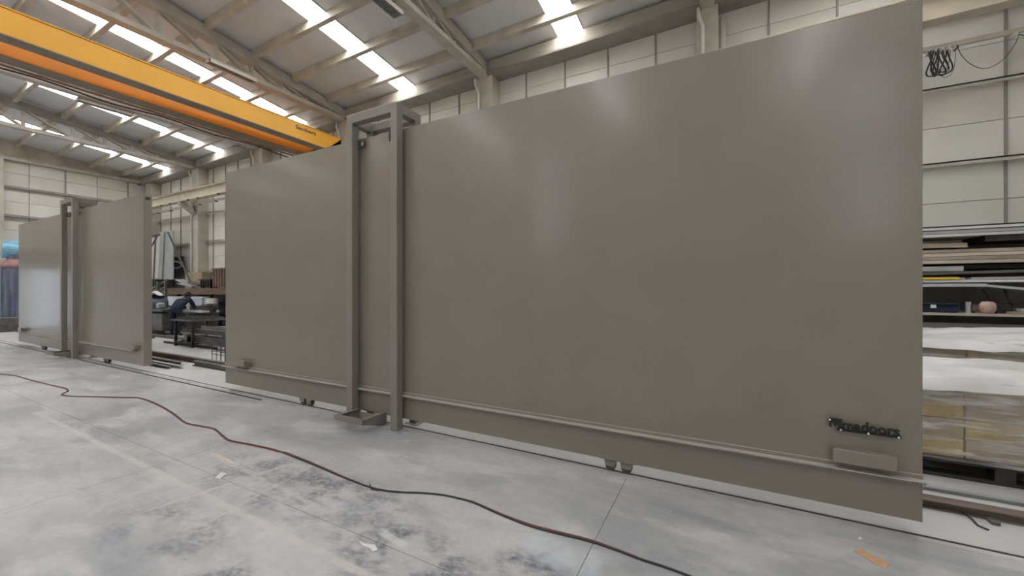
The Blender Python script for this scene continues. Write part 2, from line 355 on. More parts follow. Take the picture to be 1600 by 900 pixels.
# ------------------------------------------------------------------ roof trusses
nodes = [8.75, 7.74, 6.95, 6.15, 5.30, 4.15, 3.0, 1.8]
tl = ['roof truss right of the photo centre, out of frame at top right', 'roof truss crossing the upper right corner over the near door', 'cream roof truss landing above the middle of the near door',
      'lattice roof truss running above the yellow crane girder to the near portal frame', 'lattice roof truss seen just below the orange crane girder', 'darker lattice roof truss nearest the far end wall']
for k, (x, wd) in enumerate(COLX[:6]):
    t = empty('roof_truss', (x, .5, 7.3), tl[k], 'truss', 'roof trusses')
    zb = 7.42 + tz(x); w2 = .13 if k != 5 else .11
    m_ = 'truss' if k != 5 else 'girt'
    MB().box(x - w2, x + w2, YF, 9.1, zb - .02, zb + .10).build('bottom_chord', 'truss', t, .008)
    for y0, y1 in ((RIDGE, 9.2), (YF, RIDGE)): slope_slab(x - w2, x + w2, y0, y1, -.36, -.10).build('top_chord', m_, t, .008)
    alln = nodes + [RIDGE] + [2 * RIDGE - y for y in reversed(nodes) if 2 * RIDGE - y > YF + .3]
    for i, y in enumerate(alln):
        zt_ = roofz(x, y) - .33
        if zt_ - zb > .12:
            box('web_post', 'truss', t, x - .035, x + .035, y - .045, y + .045, zb + .05, zt_)
        if i + 1 < len(alln):
            y2 = alln[i + 1]
            for s in (-.06, .06):
                if y > RIDGE: MB().bar((x + s, y - .03, zb + .10), (x + s, y2 + .03, roofz(x, y2) - .34), .03, .055).build('diagonal', 'truss', t)
                else: MB().bar((x + s, y - .03, roofz(x, y) - .34), (x + s, y2 + .03, zb + .10), .03, .055).build('diagonal', 'truss', t)
def fixture(x0, x1, y0, y1, z, label, cx, cz):
    f = empty('linear_light', ((x0 + x1) / 2, (y0 + y1) / 2, z), label, 'light', 'long ceiling lights')
    MB().box(x0, x0 + .02, y0, y1, z, z + .07).box(x1 - .02, x1, y0, y1, z, z + .07).box(x0, x1, y0, y0 + .02, z, z + .07).box(x0, x1, y1 - .02, y1, z, z + .07).box(x0, x1, y0, y1, z + .07, z + .08).build('housing', 'pipe', f)
    g = MB(); n = int((y1 - y0) / .05)
    for i in range(1, n): y = y0 + i * (y1 - y0) / n; g.box(x0 + .02, x1 - .02, y - .006, y + .006, z, z + .03)
    for i in range(1, 5): xx = x0 + i * (x1 - x0) / 5; g.box(xx - .004, xx + .004, y0 + .02, y1 - .02, z, z + .035)
    g.build('louvre', 'lattice', f)
    for i in (1, 2): xx = x0 + i * (x1 - x0) / 3; MB().cyl((xx, y0 + .05, z + .05), (xx, y1 - .05, z + .05), .013, 8).build('lamp_tube', 'white', f)
    for y in (y0 + .2, y1 - .2): MB().bar(((x0 + x1) / 2, y, z + .075), (cx, y, cz), .02, .02).build('hanger', 'girt', f)
fixture(-5.93, -5.66, 4.85, 6.05, 7.12, 'long grey louvred light under the cream truss at top centre', -5.70, 7.29)
fixture(-10.98, -10.80 + .02, 5.0, 6.1, 7.05, 'slim cream-framed light under the truss above the crane girder', -11.05, 7.20)
fixture(-16.3, -16.1, 4.2, 5.4, 6.98, 'slim light under the truss just below the orange crane girder', -16.1, 7.09)

# ------------------------------------------------------------------ overhead crane
cr = empty('overhead_crane', (-11.4, .5, 5.95), 'yellow double-girder overhead crane spanning the hall with orange rear girder', 'crane')
def girder(x0, x1, m, name, lbl):
    g = MB().box(x0 + .02, x1 - .02, -7.2, 8.72, 5.965, 6.42).build(name, m, cr); g['label'] = lbl
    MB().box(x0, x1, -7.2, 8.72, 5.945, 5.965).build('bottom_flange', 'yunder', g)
    MB().box(x0, x1, -7.2, 8.76, 6.42, 6.44).build('top_flange', m, g)
    MB().prism([(x0 + .02, 8.72, 6.42), (x0 + .02, 8.72, 5.965), (x0 + .02, 8.45, 5.80), (x0 + .02, 8.2, 5.965)], (x1 - x0 - .04, 0, 0)).build('end_bracket', m, g)
    return g
g1 = girder(-11.14, -10.80, 'yellow', 'front_girder', 'bright yellow girder with a small black name near its wall end')
girder(-12.15, -11.78, 'orange', 'rear_girder', 'deep orange girder')
for y in (8.62, -7.1):
    e = box('end_carriage', 'yellow', cr, -12.7, -10.3, y - .13, y + .13, 5.62, 5.90, bevel=.01)
    for xx in (-12.4, -10.6): MB().cyl((xx, y - .06, 5.60), (xx, y + .06, 5.60), .11, 16).build('travel_wheel', 'dark', e)
MB().tube([(-12.25, y, 5.86 + .03 * math.sin(y * 3.0)) for y in [-7 + i * .4 for i in range(39)]], .018, 6).build('power_cable', 'blackcable', cr)
MB().box(-12.3, -12.26, -7, 8.6, 5.93, 5.96).build('cable_track', 'primer', cr)

def text(body, size, depth, name, m, parent, loc, rot, off=0.0, sx=1):
    cu = bpy.data.curves.new(name, 'FONT'); cu.body = body; cu.size = size; cu.extrude = depth / 2; cu.offset = off
    o = bpy.data.objects.new('tmp', cu); COL.objects.link(o); bpy.context.view_layer.update()
    me = bpy.data.meshes.new_from_object(o.evaluated_get(bpy.context.evaluated_depsgraph_get())); bpy.data.objects.remove(o)
    me.transform(Matrix.Rotation(rot[2], 4, 'Z') @ Matrix.Rotation(rot[0], 4, 'X') @ Matrix.Diagonal((sx, 1, 1, 1)))
    me.materials.clear(); me.materials.append(M[m]); t = bpy.data.objects.new(name, me); COL.objects.link(t); put(t, loc, parent); return t
text('Sanibert', .15, .004, 'lettering', 'dark', g1, (-10.816, 7.18, 6.24), (R(90), 0, R(90)), .002, 1.3)

# crane runway beams and conductor pipe
rn = empty('crane_runway', (-9, 8.75, 5.4), 'cream crane runway beam along the back wall, visible between the doors and top right', 'beam')
for i in range(len(COLX) - 1):
    xa, xb = COLX[i][0], COLX[i + 1][0]
    if i == 0: xa = XR
    zt = lambda x: -.14 if x < -15 else -.14 + .021 * (x + 15)
    for nm, y0, y1, z0, z1 in (('web', 8.61, 8.63, 5.60, 5.97), ('top_flange', 8.5, 8.74, 5.97, 6.0), ('bottom_flange', 8.5, 8.74, 5.57, 5.60)):
        MB().hexa([(xb, y0, z0 + zt(xb)), (xa, y0, z0 + zt(xa)), (xa, y1, z0 + zt(xa)), (xb, y1, z0 + zt(xb))], [(xb, y0, z1 + zt(xb)), (xa, y0, z1 + zt(xa)), (xa, y1, z1 + zt(xa)), (xb, y1, z1 + zt(xb))]).build(nm, 'runway', rn)
    x = COLX[i + 1][0]
    MB().prism([(x - .12, 9.08, 5.55 + zt(x)), (x - .12, 8.5, 5.55 + zt(x)), (x - .12, 8.5, 5.45 + zt(x)), (x - .12, 9.08, 5.05 + zt(x))], (.24, 0, 0)).build('bracket', 'frame', rn)
    for d in (-1.6, -.8, .8, 1.6): MB().box(x + d - .03, x + d + .03, 8.46, 8.52, 5.52 + zt(x), 5.57 + zt(x)).build('clip', 'dark', rn)
rr = MB().box(XL, XR, 8.2 - .05 - 15.3, 8.2 + .05 - 15.3, 5.3, 5.6).build('crane_runway', 'runway'); tag(rr, 'runway beam on the wall behind the photographer', 'beam')
cp = empty('conductor_rail', (-9, 9, 5.4), 'thin cream conductor rail hung below the crane runway, cable coil on its right end', 'rail')
MB().bar((XL + .4, 9.0, 5.52 + .0078 * XL), (XR, 9.0, 5.545 + .0078 * XR), .05, .075).build('rail_bar', 'runway', cp)
for x in [XL + 1 + i * 1.3 for i in range(25)]: MB().box(x - .012, x + .012, 8.9, 9.02, 5.44 + .0078 * x, 5.48 + .0078 * x).build('clip', 'dark', cp)
for k, (x, wd) in enumerate(COLX[1:6]): MB().bar((x + .1, 9.1, 5.0), (x + .1, 8.98, 5.46 + .0078 * x), .04, .04).build('stay', 'dark', cp)
# power cable festoon near the right edge
fs = empty('cable_loop_bundle', (3.05, 8.95, 5.0), 'bundle of black power cable loops hanging from the conductor rail at upper right', 'cable')
def loop(x0, x1, zt, zb, y, r, nm='loop', cross=0):
    pts = []
    for i in range(21):
        t = i / 20; a = math.pi * t
        x = x0 + (x1 - x0) * (1 - math.cos(a)) / 2 + cross * math.sin(2 * a) * .06; z = zt - (zt - zb) * math.sin(a) ** .6; pts.append((x, y, z))
    return MB().tube(pts, r, 6).build(nm, 'blackcable', fs, smooth=True)
for i, (a, b, zb, r_, cs) in enumerate(((2.98, 3.07, 5.06, .018, 0), (2.96, 3.02, 5.08, .018, 1), (3.06, 3.13, 5.12, .012, -1), (3.08, 3.2, 5.08, .016, 1), (3.1, 3.2, 5.10, .016, -1), (3.14, 3.22, 5.14, .012, 1), (3.05, 3.25, 5.2, .007, 0), (3.1, 3.32, 5.07, .006, 0))):
    loop(a, b, 5.49, zb, 8.88 + .022 * i, r_ * .62, cross=cs * 1.3)
for x in (2.98, 3.06, 3.13, 3.2, 3.3, 3.93): MB().box(x - .02, x + .02, 8.9, 9.02, 5.47, 5.52).build('clip', 'white', fs)
lp = MB().tube([(3.32 + .66 * t, 8.96, 5.49 - .42 * math.sin(math.pi * t) ** .7) for t in [i / 24 for i in range(25)]], .0045, 6).build('hanging_wire', 'blackcable')
tag(lp, 'single thin wire hanging in a wide loop right of the black cable bundle', 'wire')
lp = MB().tube([(3.98 + 1.6 * t, 8.96, 5.5 - .35 * math.sin(math.pi * t)) for t in [i / 24 for i in range(25)]], .006, 6).build('hanging_wire', 'blackcable')
tag(lp, 'thin wire sagging out of frame at the upper right edge', 'wire')

# ------------------------------------------------------------------ the sliding doors
def door(xl, xr, label, gx, flip, name='sliding_door'):
    d = empty(name, ((xl + xr) / 2, 3.565, .12), label, 'door', 'two giant taupe sliding doors')
    n = 7; st = (xr - xl) / n
    # skin sheets, butted and painted over
    zs = [.12, .40, 1.42, 2.46, 3.49]
    for j in range(len(zs) - 1):
        sp = [xl, xr] if j == 0 else [xl + (xr - xl) * q for q in ((0, .33, .66, 1) if j % 2 else (0, .45, 1))]
        for i in range(len(sp) - 1):
            box('skin_sheet', 'taupe', d, sp[i] + .0002, sp[i + 1] - .0002, 3.500, 3.515, zs[j] + .0002, zs[j + 1] - .0002)
    box('core', 'taupe', d, xl + .003, xr - .003, 3.515, 3.625, .122, 3.488)
    box('end_plate', 'taupe', d, xr - .003, xr + .002, 3.502, 3.628, .12, 3.49)
    box('back_sheet', 'taupe', d, xl, xr, 3.625, 3.63, .12, 3.49)
    a = MB().box(xl + .0, xr - (.25 if flip else 0), 3.488, 3.500, .395, .425).build('guide_angle', 'taupe_post', d); MB().box(xl, xr - (.25 if flip else 0), 3.486, 3.500, .425, .428).build('weld_edge', 'ledge', d)  # thin pale strip paints the highlight along the angle's top edge
    fl_ = MB().box(xl - .02, xr + (.01 if not flip else -.25), 3.44, 3.500, .392, .400).build('ledge', 'ledge', d)
    r = MB(); x = xl
    while x < xr - (.3 if flip else 0): r.box(x, x + .012, 3.445, 3.47, .380, .392); x += .024
    r.box(xl, xr - (.3 if flip else 0), 3.447, 3.468, .386, .392)
    t = r.build('rack_teeth', 'taupe_post', d)
    for (bx0, bx1) in ((xl + .36, xl + .70), (xr - .47, xr - .15)):
        q = MB().prism([(bx0, 3.46, .44), (bx0, 3.41, .45), (bx1, 3.40, .45), (bx1, 3.46, .44)], (0, 0, .09)).build('stop_block', 'taupe', d, .002)
        box('backing_plate', 'taupe', q, bx0 + .02, bx1 + .03, 3.46, 3.5, .445, .525)
    for wx in (xl + 1.95, xr - 1.95 if not flip else xr - 1.93):
        for s in (-.07, .07):
            b = MB().prism([(wx + s - .055, 3.53, .12), (wx + s + .055, 3.53, .12), (wx + s + .04, 3.53, .05), (wx + s - .04, 3.53, .05)], (0, .012, 0))
            b.prism([(wx + s - .055, 3.588, .12), (wx + s + .055, 3.588, .12), (wx + s + .04, 3.588, .05), (wx + s - .04, 3.588, .05)], (0, .012, 0)).build('wheel_fork', 'taupe_post', d)
            wh = MB().cyl((wx + s, 3.543, .052), (wx + s, 3.587, .052), .046, 20).build('wheel', 'wheel', d)
        box('wheel_plate', 'taupe_post', d, wx - .16, wx + .16, 3.52, 3.61, .108, .12)
    box('top_catch', 'dark', d, xr - .06, xr + .01, 3.53, 3.6, 3.38, 3.43)
    return d
D1 = door(-7.06, 1.135, 'near giant taupe steel sliding door with a raised black name sign at its lower right', 0, False)
D2 = door(-18.0, -9.99, 'far giant taupe steel sliding door at left with bright vertical reflections', 0, True)

# name sign
sg = empty('name_sign', (.83, 3.47, .66), 'raised black company name sign with four bright screws, on the near door', 'sign')
sx0, sx1 = .643, 1.022
MB().box(sx0 + .05, sx1, 3.455, 3.465, .652, .667).build('underline_bar', 'black', sg)
tx = text('madoors', .092, .010, 'lettering', 'black', sg, (.7205, 3.46, .664), (R(90), 0, 0), .0026, .895)
MB().prism([(.643, 3.455, .732), (.720, 3.455, .732), (.720, 3.455, .652), (.700, 3.455, .652), (.700, 3.455, .702), (.682, 3.455, .680), (.662, 3.455, .703), (.662, 3.455, .664), (.650, 3.455, .676), (.650, 3.455, .714), (.643, 3.455, .720)], (0, .01, 0)).build('emblem', 'black', sg)
for x, z in ((.652, .722), (.712, .660), (.857, .659), (1.008, .659)):
    MB().cyl((x, 3.449, z), (x, 3.456, z), .0058, 12).build('screw', 'screw', sg)
    MB().cyl((x, 3.465, z), (x, 3.5, z), .004, 8).build('spacer', 'screw', sg)

# portal frames that guide the doors
def gantry():
    g = empty('portal_frame', (-3.663, 3.565, 0), 'near square-tube portal frame straddling the near door', 'frame', 'portal frames around the doors')
    yf0, yf1, yb0, yb1 = 3.36, 3.46, 3.67, 3.77; xa0, xa1, xb0, xb1 = -4.077, -3.977, -3.35, -3.25; H = 3.745
    for (x0, x1) in ((xa0, xa1), (xb0, xb1)):
        for (y0, y1) in ((yf0, yf1), (yb0, yb1)):
            box('post', 'taupe_post', g, x0, x1, y0, y1, .012, H - .10, bevel=.006)
    for (y0, y1) in ((yf0, yf1), (yb0, yb1)): box('top_beam', 'taupe_post', g, xa0, xb1, y0, y1, H - .11, H, bevel=.006)
    for (x0, x1) in ((xa0, xa1), (xb0, xb1)): box('cross_beam', 'taupe_post', g, x0, x1, yf1 - .01, yb0 + .01, H - .11, H, bevel=.006)
    for x in (xa1 + .02, xb0 - .09):   # guide roller brackets
        b = MB().box(x, x + .07, 3.46, 3.49, 3.43, 3.445).box(x, x + .07, 3.46, 3.49, 3.37, 3.385).box(x - .02, x, 3.44, 3.49, 3.36, 3.46).build('roller_bracket', 'steel', g)
        MB().cyl((x + .035, 3.472, 3.385), (x + .035, 3.472, 3.43), .018, 14).build('guide_roller', 'lsteel', b)
        b = MB().box(x, x + .07, 3.64, 3.67, 3.43, 3.445).box(x, x + .07, 3.64, 3.67, 3.37, 3.385).build('roller_bracket', 'steel', g)
        MB().cyl((x + .035, 3.655, 3.385), (x + .035, 3.655, 3.43), .018, 14).build('guide_roller', 'lsteel', b)
    MB().box(xb1 + .0, xb1 + .06, 3.7, 3.76, H - .2, H - .15).build('bolt_block', 'dark', g)
    box('base_plate', 'lsteel', g, xb0 - .08, xb1 + .05, yf0 - .03, yf1 + .03, 0, .012)
    box('base_plate', 'lsteel', g, xa0 - .04, xa1 + .04, yf0 - .01, yf1 + .03, 0, .012)
    for x0, x1 in ((xa0, xa1), (xb0, xb1)): box('base_plate', 'lsteel', g, x0 - .04, x1 + .04, yb0 - .03, yb1 + .04, 0, .012)
    # low cantilevered channel frame for the drive motor
    m_ = empty_part('motor_frame', g, (-3.76, 3.3, .1))
    for x in (-3.985, -3.545): MB().prism([(x - .02, 3.14, .155), (x - .02, 3.14, .105), (x - .02, 3.44, .01), (x - .02, 3.50, .01), (x - .02, 3.50, .155)], (.02, 0, 0)).build('side_plate', 'taupe_post', m_)
    box('front_channel', 'taupe_post', m_, -4.005, -3.545, 3.135, 3.15, .10, .155)
    box('rear_channel', 'taupe_post', m_, -4.005, -3.545, 3.44, 3.455, .02, .12)
    for x in (-3.965, -3.585): box('top_lip', 'taupe_post', m_, x - .02, x + .02, 3.15, 3.47, .150, .155)
    box('front_lip', 'taupe_post', m_, -4.0, -3.55, 3.15, 3.175, .150, .155)
    return g
def empty_part(name, parent, loc):
    o = bpy.data.objects.new(name, None); COL.objects.link(o); put(o, loc, parent); return o
G1 = gantry()
G2 = dup(G1, (-9.95, 0, 0), 'far square-tube portal frame straddling the far door at left')

# floor tracks
tr = empty('floor_track', (-6, 3.56, 0), 'long dark steel track the near door rolls on, set in the floor', 'track')
MB().box(-22, XR - .1, 3.556, 3.574, 0, .006).build('running_edge', 'rail', tr)
MB().box(-22, XR - .1, 3.50, 3.556, 0, .002).build('grout_strip', 'floor', tr)
t2 = MB().box(-22, -5.96, 3.415, 3.435, 0, .010).build('floor_track', 'rail'); tag(t2, 'shorter second steel track line ending left of the near door wheels', 'track')

# ------------------------------------------------------------------ cable and hose on the floor
cp_ = [(-40, 577), (0, 584), (25, 587), (50, 594), (78, 601), (100, 606), (107, 610), (100, 614), (98, 617), (115, 619), (160, 620), (200, 621), (220, 622), (245, 631), (270, 645), (290, 660), (312, 665), (335, 670), (348, 680), (360, 688), (395, 695), (430, 703), (465, 716), (500, 730), (540, 747), (575, 760), (600, 766), (630, 769), (660, 770), (690, 773), (715, 778), (740, 785), (785, 805), (830, 822), (875, 834), (920, 845), (960, 858), (1000, 873), (1040, 886), (1080, 901), (1140, 925), (1220, 960)]
base = [at(u, v, Z=.008) for u, v in cp_]
def smooth_pts(p, n=6):
    out = []
    for i in range(len(p) - 1):
        a, b, c, d = p[max(i - 1, 0)], p[i], p[i + 1], p[min(i + 2, len(p) - 1)]
        for k in range(n):
            t = k / n; out.append(.5 * ((2 * b) + (c - a) * t + (2 * a - 5 * b + 4 * c - d) * t * t + (-a + 3 * b - 3 * c + d) * t ** 3))
    return out + [p[-1]]
sp_ = smooth_pts(base)
tag(MB().tube(sp_, .0065, 8).build('power_cable', 'blackcable', None, smooth=True), 'long black cable snaking across the concrete floor beside the red hose', 'cable')
hp = []
for i, p in enumerate(sp_):
    d = (sp_[min(i + 1, len(sp_) - 1)] - sp_[max(i - 1, 0)]).normalized(); nrm = Vector((-d.y, d.x, 0))
    o_ = .012 + .012 * math.sin(i * .085) ** 2 if int(i * .085 / math.pi) % 2 else .003
    if p.x < -3.9: o_ = -.012
    hp.append(p + nrm * o_ + Vector((0, 0, -.003)))
tag(MB().tube(hp, .0045, 8).build('air_hose', 'redhose', None, smooth=True), 'thin dull red air hose lying along the black cable on the floor', 'hose')
p0 = at(578, 757, Z=.006); p1 = at(580, 764, Z=.006); p2 = at(592, 766, Z=.006)
tag(MB().tube([p0, p1, p2], .006, 6).build('bent_rod', 'dark'), 'small bent black rod on the floor against the cable', 'rod')
def flat(pts, h, name, m, label, cat, group=None, Z=0.0):
    P_ = [at(u, v, Z=Z + .0005) for u, v in pts]; return tag(MB().prism(P_, (0, 0, h)).build(name, m), label, cat, group)
flat([(1334, 862), (1343, 857), (1391, 880), (1384, 889), (1362, 879), (1352, 872)], .003, 'cardboard_scrap', 'card', 'torn brown cardboard strip on the floor at lower right', 'scrap')
flat([(336, 747), (346, 738), (354, 740), (343, 749)], .004, 'paper_scrap', 'white', 'white slip of paper on the floor left of the cable', 'scrap')
flat([(560, 846), (572, 851), (586, 852), (590, 860), (584, 863), (577, 857), (566, 853)], .005, 'tape_scrap', 'white', 'crumpled white tape on the floor at bottom centre', 'scrap')
flat([(326, 709), (333, 708), (366, 725), (361, 727)], .002, 'tape_scrap', 'wood2', 'peeling cream tape end on the floor left of centre', 'scrap')
flat([(1340, 841), (1345, 839), (1348, 843), (1342, 845)], .004, 'paper_scrap', 'white', 'tiny white crumb of paper above the cardboard strip', 'scrap')

# ------------------------------------------------------------------ steel bars lying behind the doors
def steel_bar(y, z, x0, x1, w_, h_, m, label, name='steel_beam', group='steel lying behind the door track'):
    b = MB()
    b.box(x0, x1, y - w_ / 2, y + w_ / 2, z, z + h_ * .12).box(x0, x1, y - w_ / 2, y + w_ / 2, z + h_ * .88, z + h_).box(x0, x1, y - w_ * .08, y + w_ * .08, z + h_ * .12, z + h_ * .88)
    return tag(b.build(name, m), label, 'beam', group)
steel_bar(4.50, 0, -16, -1.0, .09, .11, 'rust', 'rusty steel beam lying behind the doors, the rearmost of the row')
steel_bar(4.34, 0, -9.95, -1.2, .10, .10, 'steel', 'grey steel beam on the floor emerging behind the near door')
steel_bar(4.17, 0, -16, -10.15, .10, .08, 'rust', 'brown steel beam ending in the gap between the doors')
steel_bar(4.02, 0, -16, -9.75, .08, .06, 'lsteel', 'pale flat steel bar in the gap between the doors')
steel_bar(3.90, 0, -16, -9.95, .07, .05, 'steel', 'dark steel bar nearest the track in the gap between the doors')
steel_bar(4.09, 0, 1.0, 5.5, .11, .065, 'rust', 'brown steel beam on the floor right of the near door, front one')
steel_bar(4.42, 0, .9, 5.6, .05, .03, 'lsteel', 'thin pale steel strip behind the brown beam at right')
tag(MB().tube([at(1503, 801, Z=.02), at(1518, 810, Z=.012), at(1528, 821, Z=.008), at(1545, 828, Z=.008)], .006, 6).build('rubber_strip', 'blackcable', None, smooth=True), 'curled black rubber strip sticking out from the brown beam at right', 'strip')
tag(box('steel_clamp', 'steel', None, 1.63, 1.68, 3.96, 4.02, 0, .03, bevel=.008), 'small steel clamp against the brown beam at right', 'clamp')

# wire cage stand in the gap
cg = empty('wire_rack', (-9.6, 4.75, 0), 'low wire rack of thin upright rods on the floor beside the near door', 'rack')
for i in range(6):
    x = -9.94 + i * .17
    for y in (4.66, 4.84): MB().cyl((x, y, 0), (x, y, .34 + .05 * ((i * 5 + int(y * 10)) % 3)), .006, 6).build('rod', 'dark', cg)
for y in (4.66, 4.84):
    for z in (.2, .26): MB().cyl((-9.98, y, z), (-9.05, y, z + .01), .006, 6).build('cross_wire', 'dark', cg)

# ------------------------------------------------------------------ workbench of grates with steel stored underneath
tb_ = empty('steel_table', (-13.4, 5.98, 0), 'dark steel welding table with a toothed grate top in the gap between the doors', 'table')
TX0, TX1, TY0, TY1 = -13.95, -12.93, 5.57, 6.40
for x in (TX0, TX1 - .06):
    for y in (TY0, TY1 - .06): box('leg', 'dark', tb_, x, x + .06, y, y + .06, 0, .72)
for y in (TY0, TY1 - .04): box('stretcher', 'dark', tb_, TX0, TX1, y, y + .04, .09, .13)
for x in (TX0, TX1 - .04): box('stretcher', 'dark', tb_, x, x + .04, TY0, TY1, .09, .13)
box('table_top', 'steel', tb_, TX0 - .08, TX1 + .02, TY0 - .05, TY1 + .04, .72, .76)
for i in range(18):
    x = TX0 + .02 + i * .056
    m__ = MB()
    for k in range(9): y = TY0 + .02 + k * .09; m__.prism([(x, y, .76), (x, y + .085, .76), (x, y + .06, .83), (x, y + .025, .83)], (.008, 0, 0))
    m__.build('grate_blade', 'steel', tb_)
labs = ['large square steel tube poking out left under the grate table', 'steel tube stored under the grate table, upper row', 'steel tube stored under the grate table, rear upper row', 'thin steel bar on the floor under the grate table', 'steel channel stored low under the grate table', 'steel plate bundle stored under the right of the grate table']
def stube(x0, x1, y, z, w_, h_, m, label, yaw=0):
    # open square tube
    t = .012; b = MB(); cx = (x0 + x1) / 2
    for (ya, yb, za, zb) in ((-w_ / 2, w_ / 2, 0, t), (-w_ / 2, w_ / 2, h_ - t, h_), (-w_ / 2, -w_ / 2 + t, t, h_ - t), (w_ / 2 - t, w_ / 2, t, h_ - t)): b.box(x0 - cx, x1 - cx, ya, yb, za, zb)
    rm = Matrix.Rotation(yaw, 3, 'Z'); b.v = [rm @ p + Vector((cx, y, z)) for p in b.v]
    return tag(b.build('steel_tube', m), label, 'tube', 'steel stored under the grate table')
stube(-14.9, -13.2, 5.98, .135, .20, .17, 'steel', labs[0], -.35); stube(-13.8, -11.0, 5.72, .40, .14, .12, 'steel', labs[1]); stube(-13.7, -11.0, 6.2, .43, .14, .12, 'lsteel', labs[2])
stube(-14.9, -12.0, 5.5 + .22, .0, .06, .06, 'dark', labs[3]); stube(-13.2, -11.0, 6.15, .135, .2, .12, 'steel', labs[4]); stube(-12.95, -11.0, 5.75, .135, .2, .2, 'steel', labs[5])

# ------------------------------------------------------------------ long shelf along the back wall between the doors
sh = empty('long_shelf', (-17.5, 8.8, 1.6), 'long brown board shelf on dark posts along the back wall between the doors', 'shelf')
for i in range(7): box('shelf_board', 'shelfwood', sh, XL + .6 + i * 2.4, XL + .6 + i * 2.4 + 2.37, 8.1, 9.35, 1.62, 1.67)
box('front_rail', 'shelfwood', sh, XL + .6, -9.6, 8.06, 8.12, 1.42, 1.63)
for i in range(7): box('post', 'dark', sh, XL + .8 + i * 2.6, XL + .9 + i * 2.6, 8.2, 8.3, 0, 1.62)
for i, (x, z, l, h_, lb) in enumerate(((-22.5, .1, 3, .35, 'left'), (-19.2, .1, 3, .5, 'middle'), (-15.9, .1, 3, .45, 'right'), (-21.5, .8, 3, .35, 'upper left'), (-17.5, .85, 4, .35, 'upper right'))):  # dark bars added to stand in for the shade below the shelf
    b = empty('steel_stack', (x, 8.95, z), 'dark stack of steel bars under the long shelf, %s one' % lb, 'stack', 'dark steel stacks under the long shelf')
    for k in range(4):
        for q in range(int(h_ / .12)): box('bar', 'dark', b, x - l / 2 + .05 * ((k * 3 + q) % 4), x + l / 2, 8.35 + k * .17, 8.49 + k * .17, z + q * .12, z + q * .12 + .10)
    box('bearer', 'rust', b, x - 1, x - .9, 8.33, 9.02, 0 if z < .5 else z - .05, z)
    box('bearer', 'rust', b, x + .9, x + 1, 8.33, 9.02, 0 if z < .5 else z - .05, z)

def quadbox(u0, v0, u1, v1, Y, th, name, m, label, cat, group=None, parent=None):
    a = at(u0, v0, Y=Y); b = at(u1, v1, Y=Y); o = box(name, m, parent, min(a.x, b.x), max(a.x, b.x), Y, Y + th, min(a.z, b.z), max(a.z, b.z))
    return tag(o, label, cat, group) if parent is None else o
ZS = 1.67
# things on the shelf
wpn = empty('partition', (-23.0, 9.0, ZS), 'white sheet panels in a dark frame standing on the long shelf by the far door', 'panel')
for a, b in ((-25.0, -24.2), (-24.15, -23.25)): MB().hexa([(a, 8.85, ZS), (b, 8.85, ZS), (b, 8.88, ZS), (a, 8.88, ZS)], [(a, 8.95, 4.15), (b, 8.95, 4.2), (b, 8.98, 4.2), (a, 8.98, 4.15)]).build('sheet', 'white', wpn)
MB().bar((-24.17, 8.82, ZS), (-24.17, 8.92, 4.2), .07, .04).build('frame_post', 'primer', wpn)
MB().bar((-25.0, 8.93, 4.19), (-23.2, 8.93, 4.24), .05, .05).build('top_bar', 'dark', wpn)
g_ = MB().hexa([(-22.85, 8.72, ZS), (-21.95, 8.72, ZS), (-21.95, 8.76, ZS), (-22.85, 8.76, ZS)], [(-22.95, 8.85, 4.3), (-22.25, 8.85, 4.33), (-22.25, 8.89, 4.33), (-22.95, 8.89, 4.3)]).build('metal_sheet', 'galv')
tag(g_, 'tall grey galvanised sheet leaning behind the long shelf', 'sheet')
gs = MB().bar((-23.05, 8.66, ZS), (-23.1, 8.80, 4.3), .22, .06).build('steel_channel', 'lsteel'); tag(gs, 'grey steel channel standing beside the galvanised sheet', 'channel')
tag(MB().bar((-24.9, 8.6, 2.75), (-23.1, 8.58, 4.05), .05, .05).build('brace_bar', 'steel'), 'thin diagonal bar in front of the white panels', 'bar')
tag(MB().bar((-22.2, 8.64, 4.2), (-19.65, 8.5, 1.70), .05, .05).build('brace_bar', 'steel'), 'thin diagonal bar descending right of the galvanised sheet', 'bar')
bp_ = empty('picture_board', (-21.0, 9.2, 2.4), 'dark board with pale oval shapes hung on the wall beyond the shelf', 'board')
quadbox(265, 402, 286, 426, 9.33, .03, 'board', 'dark', None, None, parent=bp_)
MB().tube([at(275 + 9 * math.cos(a), 414 + 5 * math.sin(a), Y=9.31) for a in [i * math.pi / 10 for i in range(21)]], .05, 6).build('oval_shape', 'lsteel', bp_, smooth=True)
tag(box('carton', 'carton2', None, -20.9, -19.5, 8.75, 9.04, ZS, 2.35), 'flat brown cardboard box behind the offcuts on the long shelf', 'box')
def crate(u0, u1, vt, Y, m, label, name='steel_crate', th=.6):
    a = at(u0, 440, Y=Y).x; b = at(u1, 440, Y=Y).x; zt = at(u0, vt, Y=Y).z
    c = empty(name, ((a + b) / 2, Y, ZS), label, 'crate')
    t = .03
    for q in ((a, b, Y, Y + t), (a, b, Y + th - t, Y + th), (a, a + t, Y, Y + th), (b - t, b, Y, Y + th)): box('side', m, c, *q, ZS + .06, zt)
    box('bottom', m, c, a, b, Y, Y + th, ZS + .04, ZS + .06)
    n = 5
    for i in range(n): x = a + (b - a) * (i + .5) / n; box('rib', m, c, x - .03, x + .03, Y - .03, Y, ZS + .06, zt)
    box('rim', m, c, a - .03, b + .03, Y - .04, Y + .02, zt - .04, zt + .02)
    for x in (a + .05, b - .15): box('foot', m, c, x, x + .1, Y, Y + .1, ZS, ZS + .05)
crate(332, 353, 420, 8.5, 'primer', 'red-brown ribbed steel crate on the right of the long shelf')
